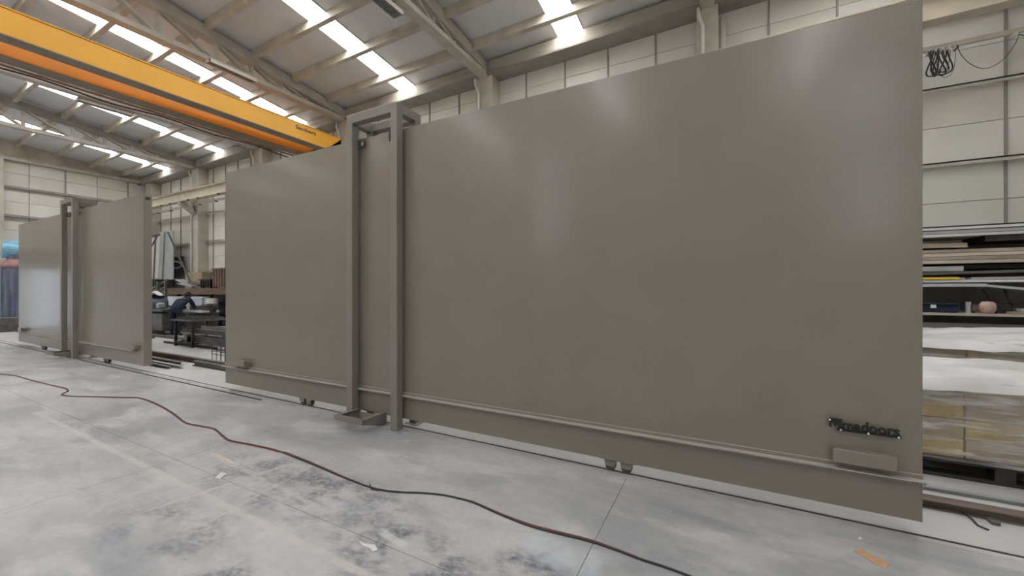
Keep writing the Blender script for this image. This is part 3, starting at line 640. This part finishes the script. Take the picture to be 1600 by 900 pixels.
crate(313, 330, 437, 8.5, 'dark', 'black open crate beside the red-brown crate on the long shelf')
crate(226, 246, 437, 8.12, 'dark', 'black open crate at the left end of the long shelf')
for i, (u0, v0, u1, v1, y, m, lb) in enumerate(((280, 437, 303, 446, 8.4, 'galv', 'pale offcut sloping on the long shelf, the upper'), (283, 443, 306, 447, 8.3, 'lsteel', 'grey offcut lying on the long shelf, the lower'), (300, 441, 316, 446, 8.5, 'steel', 'dark offcut left of the black crate'))):
    a = at(u0, v0, Y=y); b = at(u1, v1, Y=y); a.z = max(a.z, ZS + .03); b.z = max(b.z, ZS + .03); tag(MB().bar(a, b, .3, .05).build('metal_offcut', m), lb, 'offcut', 'offcuts on the long shelf')
tag(MB().bar(at(222, 461, Y=7.6), at(262, 437, Y=7.9), .06, .06).build('loading_rail', 'steel'), 'sloping steel rail rising to the long shelf, upper one', 'rail')
tag(MB().bar(at(222, 474, Y=7.4), at(257, 449, Y=7.8), .06, .06).build('loading_rail', 'rust'), 'sloping steel rail rising to the long shelf, lower one', 'rail')
for u, y in ((257, 7.6), (245, 7.7)):
    a = at(u, 440, Y=y); tag(box('steel_post', 'steel', None, a.x - .04, a.x + .04, y, y + .08, 0, a.z), 'upright steel post behind the blue machine, %s' % ('right one' if u == 257 else 'left one'), 'post')

# saw and machines
def vp(u, v, Y): return at(u, v, Y=Y)
bs = empty('band_saw', (-18.6, 7.6, 0), 'pale grey metal band saw with a white table beyond the worker', 'machine')
a = vp(246, 468, 7.9); b = vp(318, 466, 7.9)
MB().box(a.x, b.x, 7.85, 8.15, .95, 1.33).build('saw_body', 'galv', bs, .03)
a = vp(286, 486, 7.3); b = vp(318, 487, 7.3); box('table', 'white', bs, a.x, b.x, 7.2, 7.8, .80, .86)
box('blade_guard', 'white', bs, vp(294, 480, 7.4).x, vp(298, 480, 7.4).x, 7.35, 7.5, .86, 1.2)
box('vise', 'steel', bs, vp(299, 480, 7.4).x, vp(308, 480, 7.4).x, 7.35, 7.6, .86, 1.02, bevel=.02)
box('pedestal', 'steel', bs, vp(290, 480, 7.5).x, vp(312, 480, 7.5).x, 7.5, 8.1, 0, .80)
MB().cyl(vp(331, 480, 8.0) + Vector((0, 0, -.75)), vp(331, 466, 8.0), .22, 20).build('coolant_drum', 'lsteel', bs, smooth=True)
MB().cyl((vp(330, 485, 7.4).x, 7.4, .95), (vp(330, 485, 7.4).x, 7.5, .95), .16, 20).build('hand_wheel', 'dark', bs)
box('motor', 'steel', bs, vp(318, 485, 7.5).x, vp(328, 485, 7.5).x, 7.4, 7.8, .75, 1.1, bevel=.04)
lt = empty('blue_machine', (-18.6, 6.6, 0), 'blue and grey machine tool with a blue base beside the worker', 'machine')
def mx(u, Y): return at(u, 500, Y=Y).x
box('base_cabinet', 'blue', lt, mx(224, 6.7), mx(243, 6.7), 6.6, 7.1, .1, .82, bevel=.04)
box('grey_cabinet', 'steel', lt, mx(243, 6.7), mx(259, 6.7), 6.6, 7.2, .12, .78, bevel=.04)
box('bed', 'steel', lt, mx(224, 6.7), mx(261, 6.7), 6.55, 7.0, .82, .95, bevel=.03)
MB().cyl((mx(243, 6.7), 6.5, 1.1), (mx(243, 6.7), 7.0, 1.1), .22, 20).build('head_housing', 'slate', lt, smooth=True)
box('motor', 'navy', lt, mx(232, 6.7), mx(245, 6.7), 6.6, 6.95, 1.05, 1.45, bevel=.06)
MB().cyl((mx(228, 6.7), 6.5, 1.0), (mx(228, 6.7), 6.6, 1.0), .2, 20).build('hand_wheel', 'dark', lt)
MB().bar((mx(226, 6.7), 6.5, .9), (mx(233, 6.7), 6.6, 1.4), .08, .08).build('lever', 'steel', lt)
box('chuck', 'lsteel', lt, mx(254, 6.7), mx(260, 6.7), 6.5, 6.7, .95, 1.15, bevel=.04)
for u in (228, 238, 248, 256): box('foot', 'white' if u in (228, 238) else 'dark', lt, mx(u, 6.7) - .08, mx(u, 6.7) + .08, 6.45, 6.7, 0, .12)
cl = MB().grid(lambda s, t: Vector((mx(224, 6.6) + s * .9 + .05 * math.sin(9 * t), 6.5 + t * .35, 1.46 + .1 * math.sin(5 * s + 2) * math.cos(4 * t) - .5 * max(0, .35 - s))), 12, 8)
o = cl.build('work_rag', 'white', None, smooth=True); o.modifiers.new('s', 'SOLIDIFY').thickness = .02; tag(o, 'pale crumpled cloth lying on top of the blue machine', 'cloth')
bm_ = MB().box(-20.0, -13.95, 6.28, 6.41, 0, .07).build('steel_beam', 'rust'); tag(bm_, 'rusty beam on the floor in front of the blue machine', 'beam')
bm_ = MB().box(-21.0, -16.6, 6.05, 6.11, 0, .05).build('steel_beam', 'dark'); tag(bm_, 'thin dark bar on the floor left of the grate table', 'beam')

# ------------------------------------------------------------------ worker bending over, seen from behind
def person():
    P = at(275, 515, Y=6.75); bx, by = P.x, 6.75
    root = empty('person', (bx, by, 0), 'person in dark navy workwear with reflective stripes bending over a machine', 'person')
    # forward = towards -X/+Y (away from camera and a little right): use direction f
    f = Vector((-.55, .83, 0)).normalized(); s = Vector((f.y, -f.x, 0)); up = Vector((0, 0, 1)); o = Vector((bx, by, 0))
    def P3(a, b, z): return f * a + s * b + up * z
    J = {'pel': (0, 0, .93, .16, .12), 'waist': (.12, 0, 1.05, .155, .12), 'chest': (.30, 0, 1.21, .19, .13), 'neckb': (.46, 0, 1.30, .09, .08), 'neck': (.52, 0, 1.33, .065, .065),
         'shl': (.40, -.19, 1.25, .085, .085), 'shr': (.40, .19, 1.25, .085, .085), 'ell': (.50, -.27, .98, .06, .06), 'elr': (.50, .27, .98, .06, .06), 'wrl': (.70, -.20, .90, .042, .042), 'wrr': (.70, .20, .90, .042, .042),
         'hipl': (0, -.10, .90, .11, .11), 'hipr': (0, .10, .90, .11, .11), 'knl': (.06, -.13, .50, .075, .075), 'knr': (-.02, .13, .50, .075, .075), 'anl': (0, -.14, .09, .05, .05), 'anr': (-.10, .14, .09, .05, .05), 'tol': (.16, -.16, .045, .04, .04), 'tor': (.06, .17, .045, .04, .04)}
    E = [('pel', 'waist'), ('waist', 'chest'), ('chest', 'neckb'), ('neckb', 'neck'), ('chest', 'shl'), ('chest', 'shr'), ('shl', 'ell'), ('shr', 'elr'), ('ell', 'wrl'), ('elr', 'wrr'), ('pel', 'hipl'), ('pel', 'hipr'), ('hipl', 'knl'), ('hipr', 'knr'), ('knl', 'anl'), ('knr', 'anr'), ('anl', 'tol'), ('anr', 'tor')]
    def skin(name, J, E, m, parent, rt, lv=2):
        ks = list(J); me = bpy.data.meshes.new(name); me.from_pydata([P3(*J[k][:3]) for k in ks], [(ks.index(a), ks.index(b)) for a, b in E], [])
        ob = bpy.data.objects.new(name, me); COL.objects.link(ob); put(ob, o, parent)
        md = ob.modifiers.new('skin', 'SKIN'); md.use_smooth_shade = True
        for i, k in enumerate(ks): me.skin_vertices[0].data[i].radius = J[k][3:5]; me.skin_vertices[0].data[i].use_root = (k == rt)
        ob.modifiers.new('sub', 'SUBSURF').levels = lv; ob.modifiers['sub'].render_levels = lv; me.materials.append(M[m]); return ob
    skin('body', J, E, 'navy', root, 'pel')
    head = MB().grid(lambda a, b: Vector((0, 0, 0)) + P3(.60, 0, 1.40) + o + Vector((.078 * math.cos(2 * math.pi * a) * math.sin(math.pi * b), .095 * math.sin(2 * math.pi * a) * math.sin(math.pi * b), .115 * math.cos(math.pi * b))), 16, 12).build('head', 'skin', root, smooth=True)
    MB().grid(lambda a, b: P3(.585, 0, 1.415) + o + Vector((.086 * math.cos(2 * math.pi * a) * math.sin(math.pi * b * .62), .102 * math.sin(2 * math.pi * a) * math.sin(math.pi * b * .62), .118 * math.cos(math.pi * b * .62))), 16, 10).build('hair', 'hair', head, smooth=True)
    for q in (-1, 1): MB().cyl(P3(.60, .075 * q, 1.38) + o, P3(.60, .095 * q, 1.39) + o, .025, 8).build('ear', 'skin', head)
    MB().cyl(P3(.69, 0, 1.37) + o, P3(.72, 0, 1.355) + o, .014, 8).build('nose', 'skin', head)
    for q in (-1, 1):
        MB().cyl(P3(.685, .032 * q, 1.395) + o, P3(.692, .032 * q, 1.395) + o, .010, 8).build('eye', 'dark', head)
        hj = {'w': (.70, .20 * q, .90, .036, .036), 'p': (.77, .19 * q, .885, .040, .022)}; he = [('w', 'p')]
        for i, (db, ln) in enumerate(((-.030, .070), (-.010, .080), (.010, .075), (.028, .060))):
            hj['a%d' % i] = (.80, (.19 + db) * q, .880, .010, .010); hj['b%d' % i] = (.80 + ln * .6, (.19 + db * 1.1) * q, .865, .009, .009); hj['c%d' % i] = (.80 + ln, (.19 + db * 1.1) * q, .835, .008, .008)
            he += [('p', 'a%d' % i), ('a%d' % i, 'b%d' % i), ('b%d' % i, 'c%d' % i)]
        hj['t'] = (.78, (.19 - .055) * q, .87, .010, .010); hj['t2'] = (.81, (.19 - .07) * q, .855, .009, .009); he += [('w', 't'), ('t', 't2')]
        skin('hand', hj, he, 'skin', root, 'w', 1)
    MB().cyl(P3(.665, -.02, 1.335) + o, P3(.665, .02, 1.335) + o, .008, 6).build('mouth', 'pink', head)
    # reflective tape across the back
    for (a0, z0, w_) in ((.245, 1.31, .30), (.33, 1.378, .16)):
        MB().bar(P3(a0 - .01, -w_ / 2, z0 - .01) + o, P3(a0 - .01, w_ / 2, z0 - .01) + o, .03, .012).build('reflective_stripe', 'reflect', root)
person()

# ------------------------------------------------------------------ far left: filter tower with cover, opening beyond
ft = empty('filter_tower', (-24.2, 4.5, 0), 'tall blue-grey cylindrical machine left of the far door, capped by a faded red dome', 'machine')
cx, cy = -24.35, 4.62
MB().tube([(cx, cy, .28), (cx, cy, 2.45)], .33, 24).build('drum', 'slate', ft, smooth=False)
for i in range(10): a = i * 2 * math.pi / 10; MB().box(cx + .34 * math.cos(a) - .03, cx + .34 * math.cos(a) + .03, cy + .34 * math.sin(a) - .03, cy + .34 * math.sin(a) + .03, .28, 2.45).build('rib', 'slate', ft)
MB().tube([(cx, cy, 2.45 + .42 * t) for t in (0, .3, .6, .85, 1)], [.36, .34, .27, .17, .05], 20).build('dome', 'pink', ft, smooth=True)
box('foot_block', 'steel', ft, cx - .42, cx + .42, cy - .45, cy + .30, 0, .55, bevel=.02)
r1 = MB().tube([(cx - .1, cy - .28, 3.12), (cx + .0, cy + .5, 3.10)], [.30, .30], 20)
r1.tube([(cx - .12, cy - .22, 3.35), (cx, cy + .55, 3.35)], [.16, .16], 16)
o = r1.build('rolled_cloth', 'paleblue', None, smooth=False); tag(o, 'pale blue rolled bundle resting on top of the blue-grey machine at far left', 'roll')
o = MB().tube([(cx, cy, 2.8), (cx, cy, 3.0)], .2, 12).build('neck', 'slate', ft)
ob = empty('machine_bench', (-25.5, 3.6, 0), 'low grey bench with equipment in the bright doorway at the left edge', 'bench')
box('bench_top', 'lsteel', ob, -25.9, -25.1, 2.4, 4.1, .8, .86)
for y in (2.45, 4.0):
    for x in (-25.85, -25.2): box('leg', 'steel', ob, x, x + .06, y, y + .06, 0, .8)
tag(box('equipment_case', 'slate', None, -25.8, -25.3, 2.9, 3.9, .86, 1.35, bevel=.03), 'grey equipment case standing on the bench in the left doorway', 'case')
tag(MB().tube([(-22.8, 4.9, .05), (-22.3, 4.6, .12), (-21.9, 4.7, .05)], .05, 8).build('floor_hose', 'dark', None, smooth=True), 'dark coil of hose on the floor beside the far end of the far door', 'hose')

# ------------------------------------------------------------------ storage along the wall at the right
sr = empty('wall_rack', (3.6, 8.9, 0), 'cantilever storage rack against the back wall right of the near door', 'rack')
for x in (.95, 4.75):
    p = box('upright', 'steel', sr, x - .05, x + .05, 9.32, 9.42, 0, 2.5)
    for z in (1.224, 1.724, 2.018): box('arm', 'steel', p, x - .03, x + .03, 8.5, 9.32, z - .03, z)
def sheet(x0, x1, z0, z1, y0, y1, name, m, label, cat='sheet', g=None, dz=0):
    o = MB().hexa([(x0, y0, z0), (x1, y0, z0 + dz), (x1, y1, z0 + dz), (x0, y1, z0)], [(x0, y0, z1), (x1, y0, z1 + dz), (x1, y1, z1 + dz), (x0, y1, z1)]).build(name, m); return tag(o, label, cat, g)
gp = 'sheets stacked on the wall rack'
y0, y1 = 8.6, 9.3
sheet(.9, 4.78, 2.435, 2.475, y0, y1, 'white_sheet', 'white', 'white sheet at the bottom of the top stack on the wall rack', g=gp)
sheet(.9, 4.78, 2.485, 2.53, y0 + .03, y1, 'white_sheet', 'white', 'white sheet second from the bottom of the top stack on the wall rack', g=gp)
sheet(1.0, 4.78, 2.54, 2.575, y0 - .03, y1, 'white_sheet', 'white', 'white sheet near the top of the top stack on the wall rack', g=gp)
sheet(.9, 4.78, 2.585, 2.60, y0, y1, 'dark_sheet', 'dark', 'thin dark sheet topmost on the wall rack', g=gp)
sheet(3.5, 4.78, 2.345, 2.432, y0 + .05, y1, 'dark_sheet', 'dark', 'dark board under the white sheets on the wall rack', g=gp)
sheet(1.2, 3.3, 2.31, 2.38, y0 + .02, y1, 'timber_offcut', 'wood', 'short brown timber under the white sheets on the wall rack', 'timber', dz=-.05)
sheet(1.0, 2.7, 2.25, 2.30, y0 + .05, y1, 'timber_offcut', 'shelfwood', 'dark brown timber wedge under the white sheets on the wall rack', 'timber')
gk = 'planks stacked on the wall rack'
for i, (z, m) in enumerate(((2.02, 'wood2'), (2.075, 'wood'), (2.13, 'wood2'), (2.185, 'wood'))):
    for j in range(3):
        sheet(.95 + .05 * j + .03 * i, 4.78, z, z + .048, y0 + .22 * j, y0 + .22 * j + .2, 'plank', m, 'pale plank in the stack on the wall rack, %s layer, %s' % (['lowest', 'second', 'third', 'top'][i], ['front', 'middle', 'back'][j]), 'plank', gk)
sheet(2.6, 3.25, 1.90, 1.975, y0, y0 + .3, 'rag_bundle', 'lsteel', 'grey folded rag in the dark slot under the planks', 'rag')
sheet(1.0, 4.78, 1.94, 2.0, y0 + .25, y1, 'dark_sheet', 'dark', 'dark panel in the slot beneath the planks', g=gp)
sheet(1.0, 4.78, 1.80, 1.84, y0 - .02, y1, 'steel_sheet', 'steel', 'bent grey steel sheet above the white board', g=gp, dz=.09)
sheet(1.4, 3.25, 1.765, 1.795, y0 - .05, y1, 'timber_strip', 'wood', 'brown timber strip above the yellow bar', 'timber', dz=0)
sheet(2.2, 3.16, 1.772, 1.806, y0 - .12, y0 - .05, 'yellow_bar', 'yellowbar', 'short yellow bar on the wall rack', 'bar')
sheet(1.0, 4.78, 1.725, 1.762, y0 - .1, y1, 'white_board', 'white', 'long thin white board below the yellow bar', 'board')
sheet(3.3, 5.4, 1.765, 1.80, y0 - .08, y1, 'steel_sheet', 'lsteel', 'pale steel sheet lying on the white board at right', g=gp, dz=.02)
sheet(1.0, 3.45, 1.66, 1.705, y0 - .12, y1 - .2, 'white_board', 'galv', 'short white board hanging under the rack arms', 'board')
sheet(3.45, 4.1 - .45 + 1.1, 1.655, 1.69, y0 - .15, y0 + .25, 'bent_sheet', 'galv', 'drooping pale sheet at the wall rack, right end bent down', 'sheet', dz=-.17)
sheet(2.45, 2.55, 1.60, 1.70, y0 - .2, y0 - .1, 'rag_bundle', 'white', 'white rag hanging below the rack arms', 'rag')
# bottom shelf with items
bsf = box('shelf_plank', 'wood2', None, .9, 4.78, 8.4, 9.3, 1.225, 1.262); tag(bsf, 'long pale plank shelf with tool boxes against the back wall at right', 'shelf')
Zs = 1.262
tbx = empty('tool_box', (2.95, 8.5, Zs), 'dark blue tool box on the plank shelf by the near door edge', 'box')
box('body', 'navy', tbx, 2.55, 3.15, 8.45, 8.75, Zs, Zs + .11, bevel=.015); box('lid', 'navy', tbx, 2.54, 3.16, 8.44, 8.76, Zs + .112, Zs + .15, bevel=.01); box('latch', 'screw', tbx, 2.83, 2.89, 8.43, 8.445, Zs + .07, Zs + .12)
t_ = MB().cyl((3.26, 8.5, Zs), (3.26, 8.5, Zs + .17), .03, 12).build('spray_can', 'galv'); tag(t_, 'pale spray can standing right of the dark blue tool box', 'can')
for i, (x0, x1, h_, m, nm, lb) in enumerate(((3.32, 3.52, .13, 'rust', 'motor_part', 'rusty round part on the plank shelf'), (3.55, 3.75, .10, 'dark', 'motor_part', 'dark motor part on the plank shelf'), (3.72, 3.86, .06, 'rust', 'metal_offcut', 'low rusty offcut on the plank shelf'))):
    b = MB().cyl((x0, 8.6, Zs + h_ / 2), (x1, 8.6, Zs + h_ / 2), h_ / 2, 14).box(x0 + .02, x1 - .02, 8.52, 8.68, Zs, Zs + .03); o = b.build(nm, m); tag(o, lb, 'part')
b = MB().grid(lambda a, b_: Vector((3.46 + .09 * math.cos(2 * math.pi * a) * math.sin(math.pi * b_) ** .5, 8.5 + .1 * math.sin(2 * math.pi * a) * math.sin(math.pi * b_) ** .5, Zs + .085 - .085 * math.cos(math.pi * b_) + .01 * math.sin(9 * a * 6.28))), 14, 8).build('cloth_bag', 'pink', None, smooth=True); b.data.materials[0] = M['rag']; tag(b, 'small pink and white bag on the plank shelf', 'bag')
b.location.x += .0
fr = empty('chair_frame', (4.0, 8.9, Zs), 'upturned black metal chair frame on the plank shelf', 'frame')
for a, b in (((3.5, 8.7, Zs + .36), (3.62, 8.7, Zs + .12)), ((3.72, 8.7, Zs + .36), (3.8, 8.7, Zs + .1)), ((3.95, 8.7, Zs + .36), (4.0, 8.7, Zs + .14)), ((4.1, 8.7, Zs + .36), (4.1, 8.7, Zs + .02)), ((3.6, 8.7, Zs + .12), (4.1, 8.7, Zs + .16)), ((3.6, 9.0, Zs + .12), (4.1, 9.0, Zs + .02))): MB().bar(a, b, .025, .025).build('rod', 'dark', fr)
for i, (x, l, z, m) in enumerate(((3.9, .5, 0, 'wood'), (4.0, .45, .04, 'wood2'), (4.3, .5, 0, 'wood2'), (3.7, .4, .03, 'rust'), (4.45, .3, .05, 'white'))):
    o = MB().bar((x - l / 2, 8.45 + .05 * i, Zs + z + .02), (x + l / 2, 8.5 + .05 * i, Zs + z + .03), .08, .035).build('timber_offcut', m); tag(o, ['brown', 'pale', 'long pale', 'rusty', 'white'][i] + ' offcut lying at the right of the plank shelf', 'offcut', 'offcuts on the plank shelf')
lw = box('stored_sheet', 'steel', None, 1.0, 4.78, 8.9, 9.3, .6, 1.0); tag(lw, 'dark grey stored slab below the plank shelf behind the film-wrapped pallets', 'slab')
ps = MB().box(1.0, 4.78, 8.6, 8.7, .95, 1.10).build('stored_beam', 'plinth'); tag(ps, 'grey beam below the plank shelf behind the wrapped goods', 'beam')
ps = MB().box(3.5, 4.4, 8.3, 8.5, 1.0, 1.05).build('stored_beam', 'dark'); tag(ps, 'dark bar end just above the white film at right', 'beam')

# ------------------------------------------------------------------ wrapped pallets
def pallet(x0, x1, y0, y1, label):
    p = empty('pallet', ((x0 + x1) / 2, (y0 + y1) / 2, 0), label, 'pallet', 'dark pallets under wrapped goods')
    n = 7
    for i in range(n): w_ = (y1 - y0) / n; box('deck_board', 'dark', p, x0, x1, y0 + i * w_ + .01, y0 + (i + 1) * w_ - .01, .15, .172)
    for k in range(3):
        x = x0 + (x1 - x0 - .12) * k / 2
        for q in range(3): y = y0 + (y1 - y0 - .12) * q / 2; box('block', 'dark', p, x, x + .12, y, y + .12, .03, .13)
    for q in range(3): y = y0 + (y1 - y0 - .12) * q / 2; box('runner', 'dark', p, x0, x1, y, y + .12, 0, .03); box('stringer', 'dark', p, x0, x1, y, y + .12, .13, .15)
pal = [(1.35, 2.75, 4.78, 5.9, 'dark pallet right of the near door, nearest'), (2.85, 4.3, 4.75, 5.9, 'dark pallet at the right edge of the frame'), (1.8, 4.6, 6.2, 7.6, 'dark pallet hidden behind the front pallets')]
cc = 0
for pi, (x0, x1, ya, yb, lb) in enumerate(pal):
    pallet(x0, x1, ya, yb, lb)
    nx, ny, nz = (3, 2, 4) if pi < 2 else (5, 2, 4)
    for i in range(nx):
        for j in range(ny):
            for k in range(nz):
                if pi == 2 and k < 3 and j == 1 : continue
                hgt = .165 if pi < 2 else .215
                a0 = x0 + .04 + i * (x1 - x0 - .08) / nx; b0 = ya + .04 + j * (yb - ya - .08) / ny
                q = box('carton', 'carton' if (i + j * 2 + k) % 2 == 0 else 'carton2', None, a0 + .005, a0 + (x1 - x0 - .08) / nx - .005, b0 + .005, b0 + (yb - ya - .08) / ny - .005, .172 + k * hgt, .172 + (k + 1) * hgt - .004, bevel=.004)
                tag(q, '%s carton, %s layer, %s row, %s from left, on %s pallet' % (['yellow', 'brown'][(i + j * 2 + k) % 2], ['bottom', 'second', 'third', 'top'][k], ['front', 'back'][j], ['first', 'second', 'third', 'fourth', 'fifth'][i], ['nearest', 'right edge', 'rear'][pi]), 'carton', 'cartons wrapped on the pallets')
    zt = .172 + nz * (.165 if pi < 2 else .215) + .01
    # clear film around the sides, cloudy film over the top
    wr = empty('film_wrap', ((x0 + x1) / 2, (ya + yb) / 2, .2), ['crinkled clear film around the cartons right of the near door', 'crinkled clear film around the cartons at the right edge', 'film around the rear stack of cartons'][pi], 'film', 'film wraps on the pallets')
    def ring(s, t, x0=x0, x1=x1, ya=ya, yb=yb, zt=zt):
        P4 = [(x0, ya), (x1, ya), (x1, yb), (x0, yb)]; q = s * 4; i = int(q) % 4; fr_ = q - int(q); a, b = P4[i], P4[(i + 1) % 4]
        x = a[0] + (b[0] - a[0]) * fr_; y = a[1] + (b[1] - a[1]) * fr_; z = .16 + (zt - .16) * t
        c = Vector(((x0 + x1) / 2, (ya + yb) / 2, 0)); d = (Vector((x, y, 0)) - c).normalized(); n_ = noise.noise(Vector((x * 1.3, y * 1.3, z * 9))) * .03 + noise.noise(Vector((x * 4, y * 4, z * 22))) * .015
        return Vector((x, y, z)) + d * (.03 + n_)
    o = MB().grid(ring, 96, 20).build('side_film', 'film', wr, smooth=True)
    def top(s, t, x0=x0, x1=x1, ya=ya, yb=yb, zt=zt, pi=pi):
        x = x0 - .05 + (x1 - x0 + .1) * s; y = ya - .06 + (yb - ya + .12) * t
        ed_ = min(s, 1 - s, t, 1 - t); z = zt + .02 - (.10 if ed_ < .02 else 0)
        z += .05 * noise.noise(Vector((x * 1.2, y * 2.0, pi))) + .02 * noise.noise(Vector((x * 5, y * 6, 3))) + (.10 * math.sin(math.pi * s) * math.sin(math.pi * t))
        return Vector((x, y, z))
    MB().grid(top, 40, 34).build('top_film', 'filmtop', wr, smooth=True)
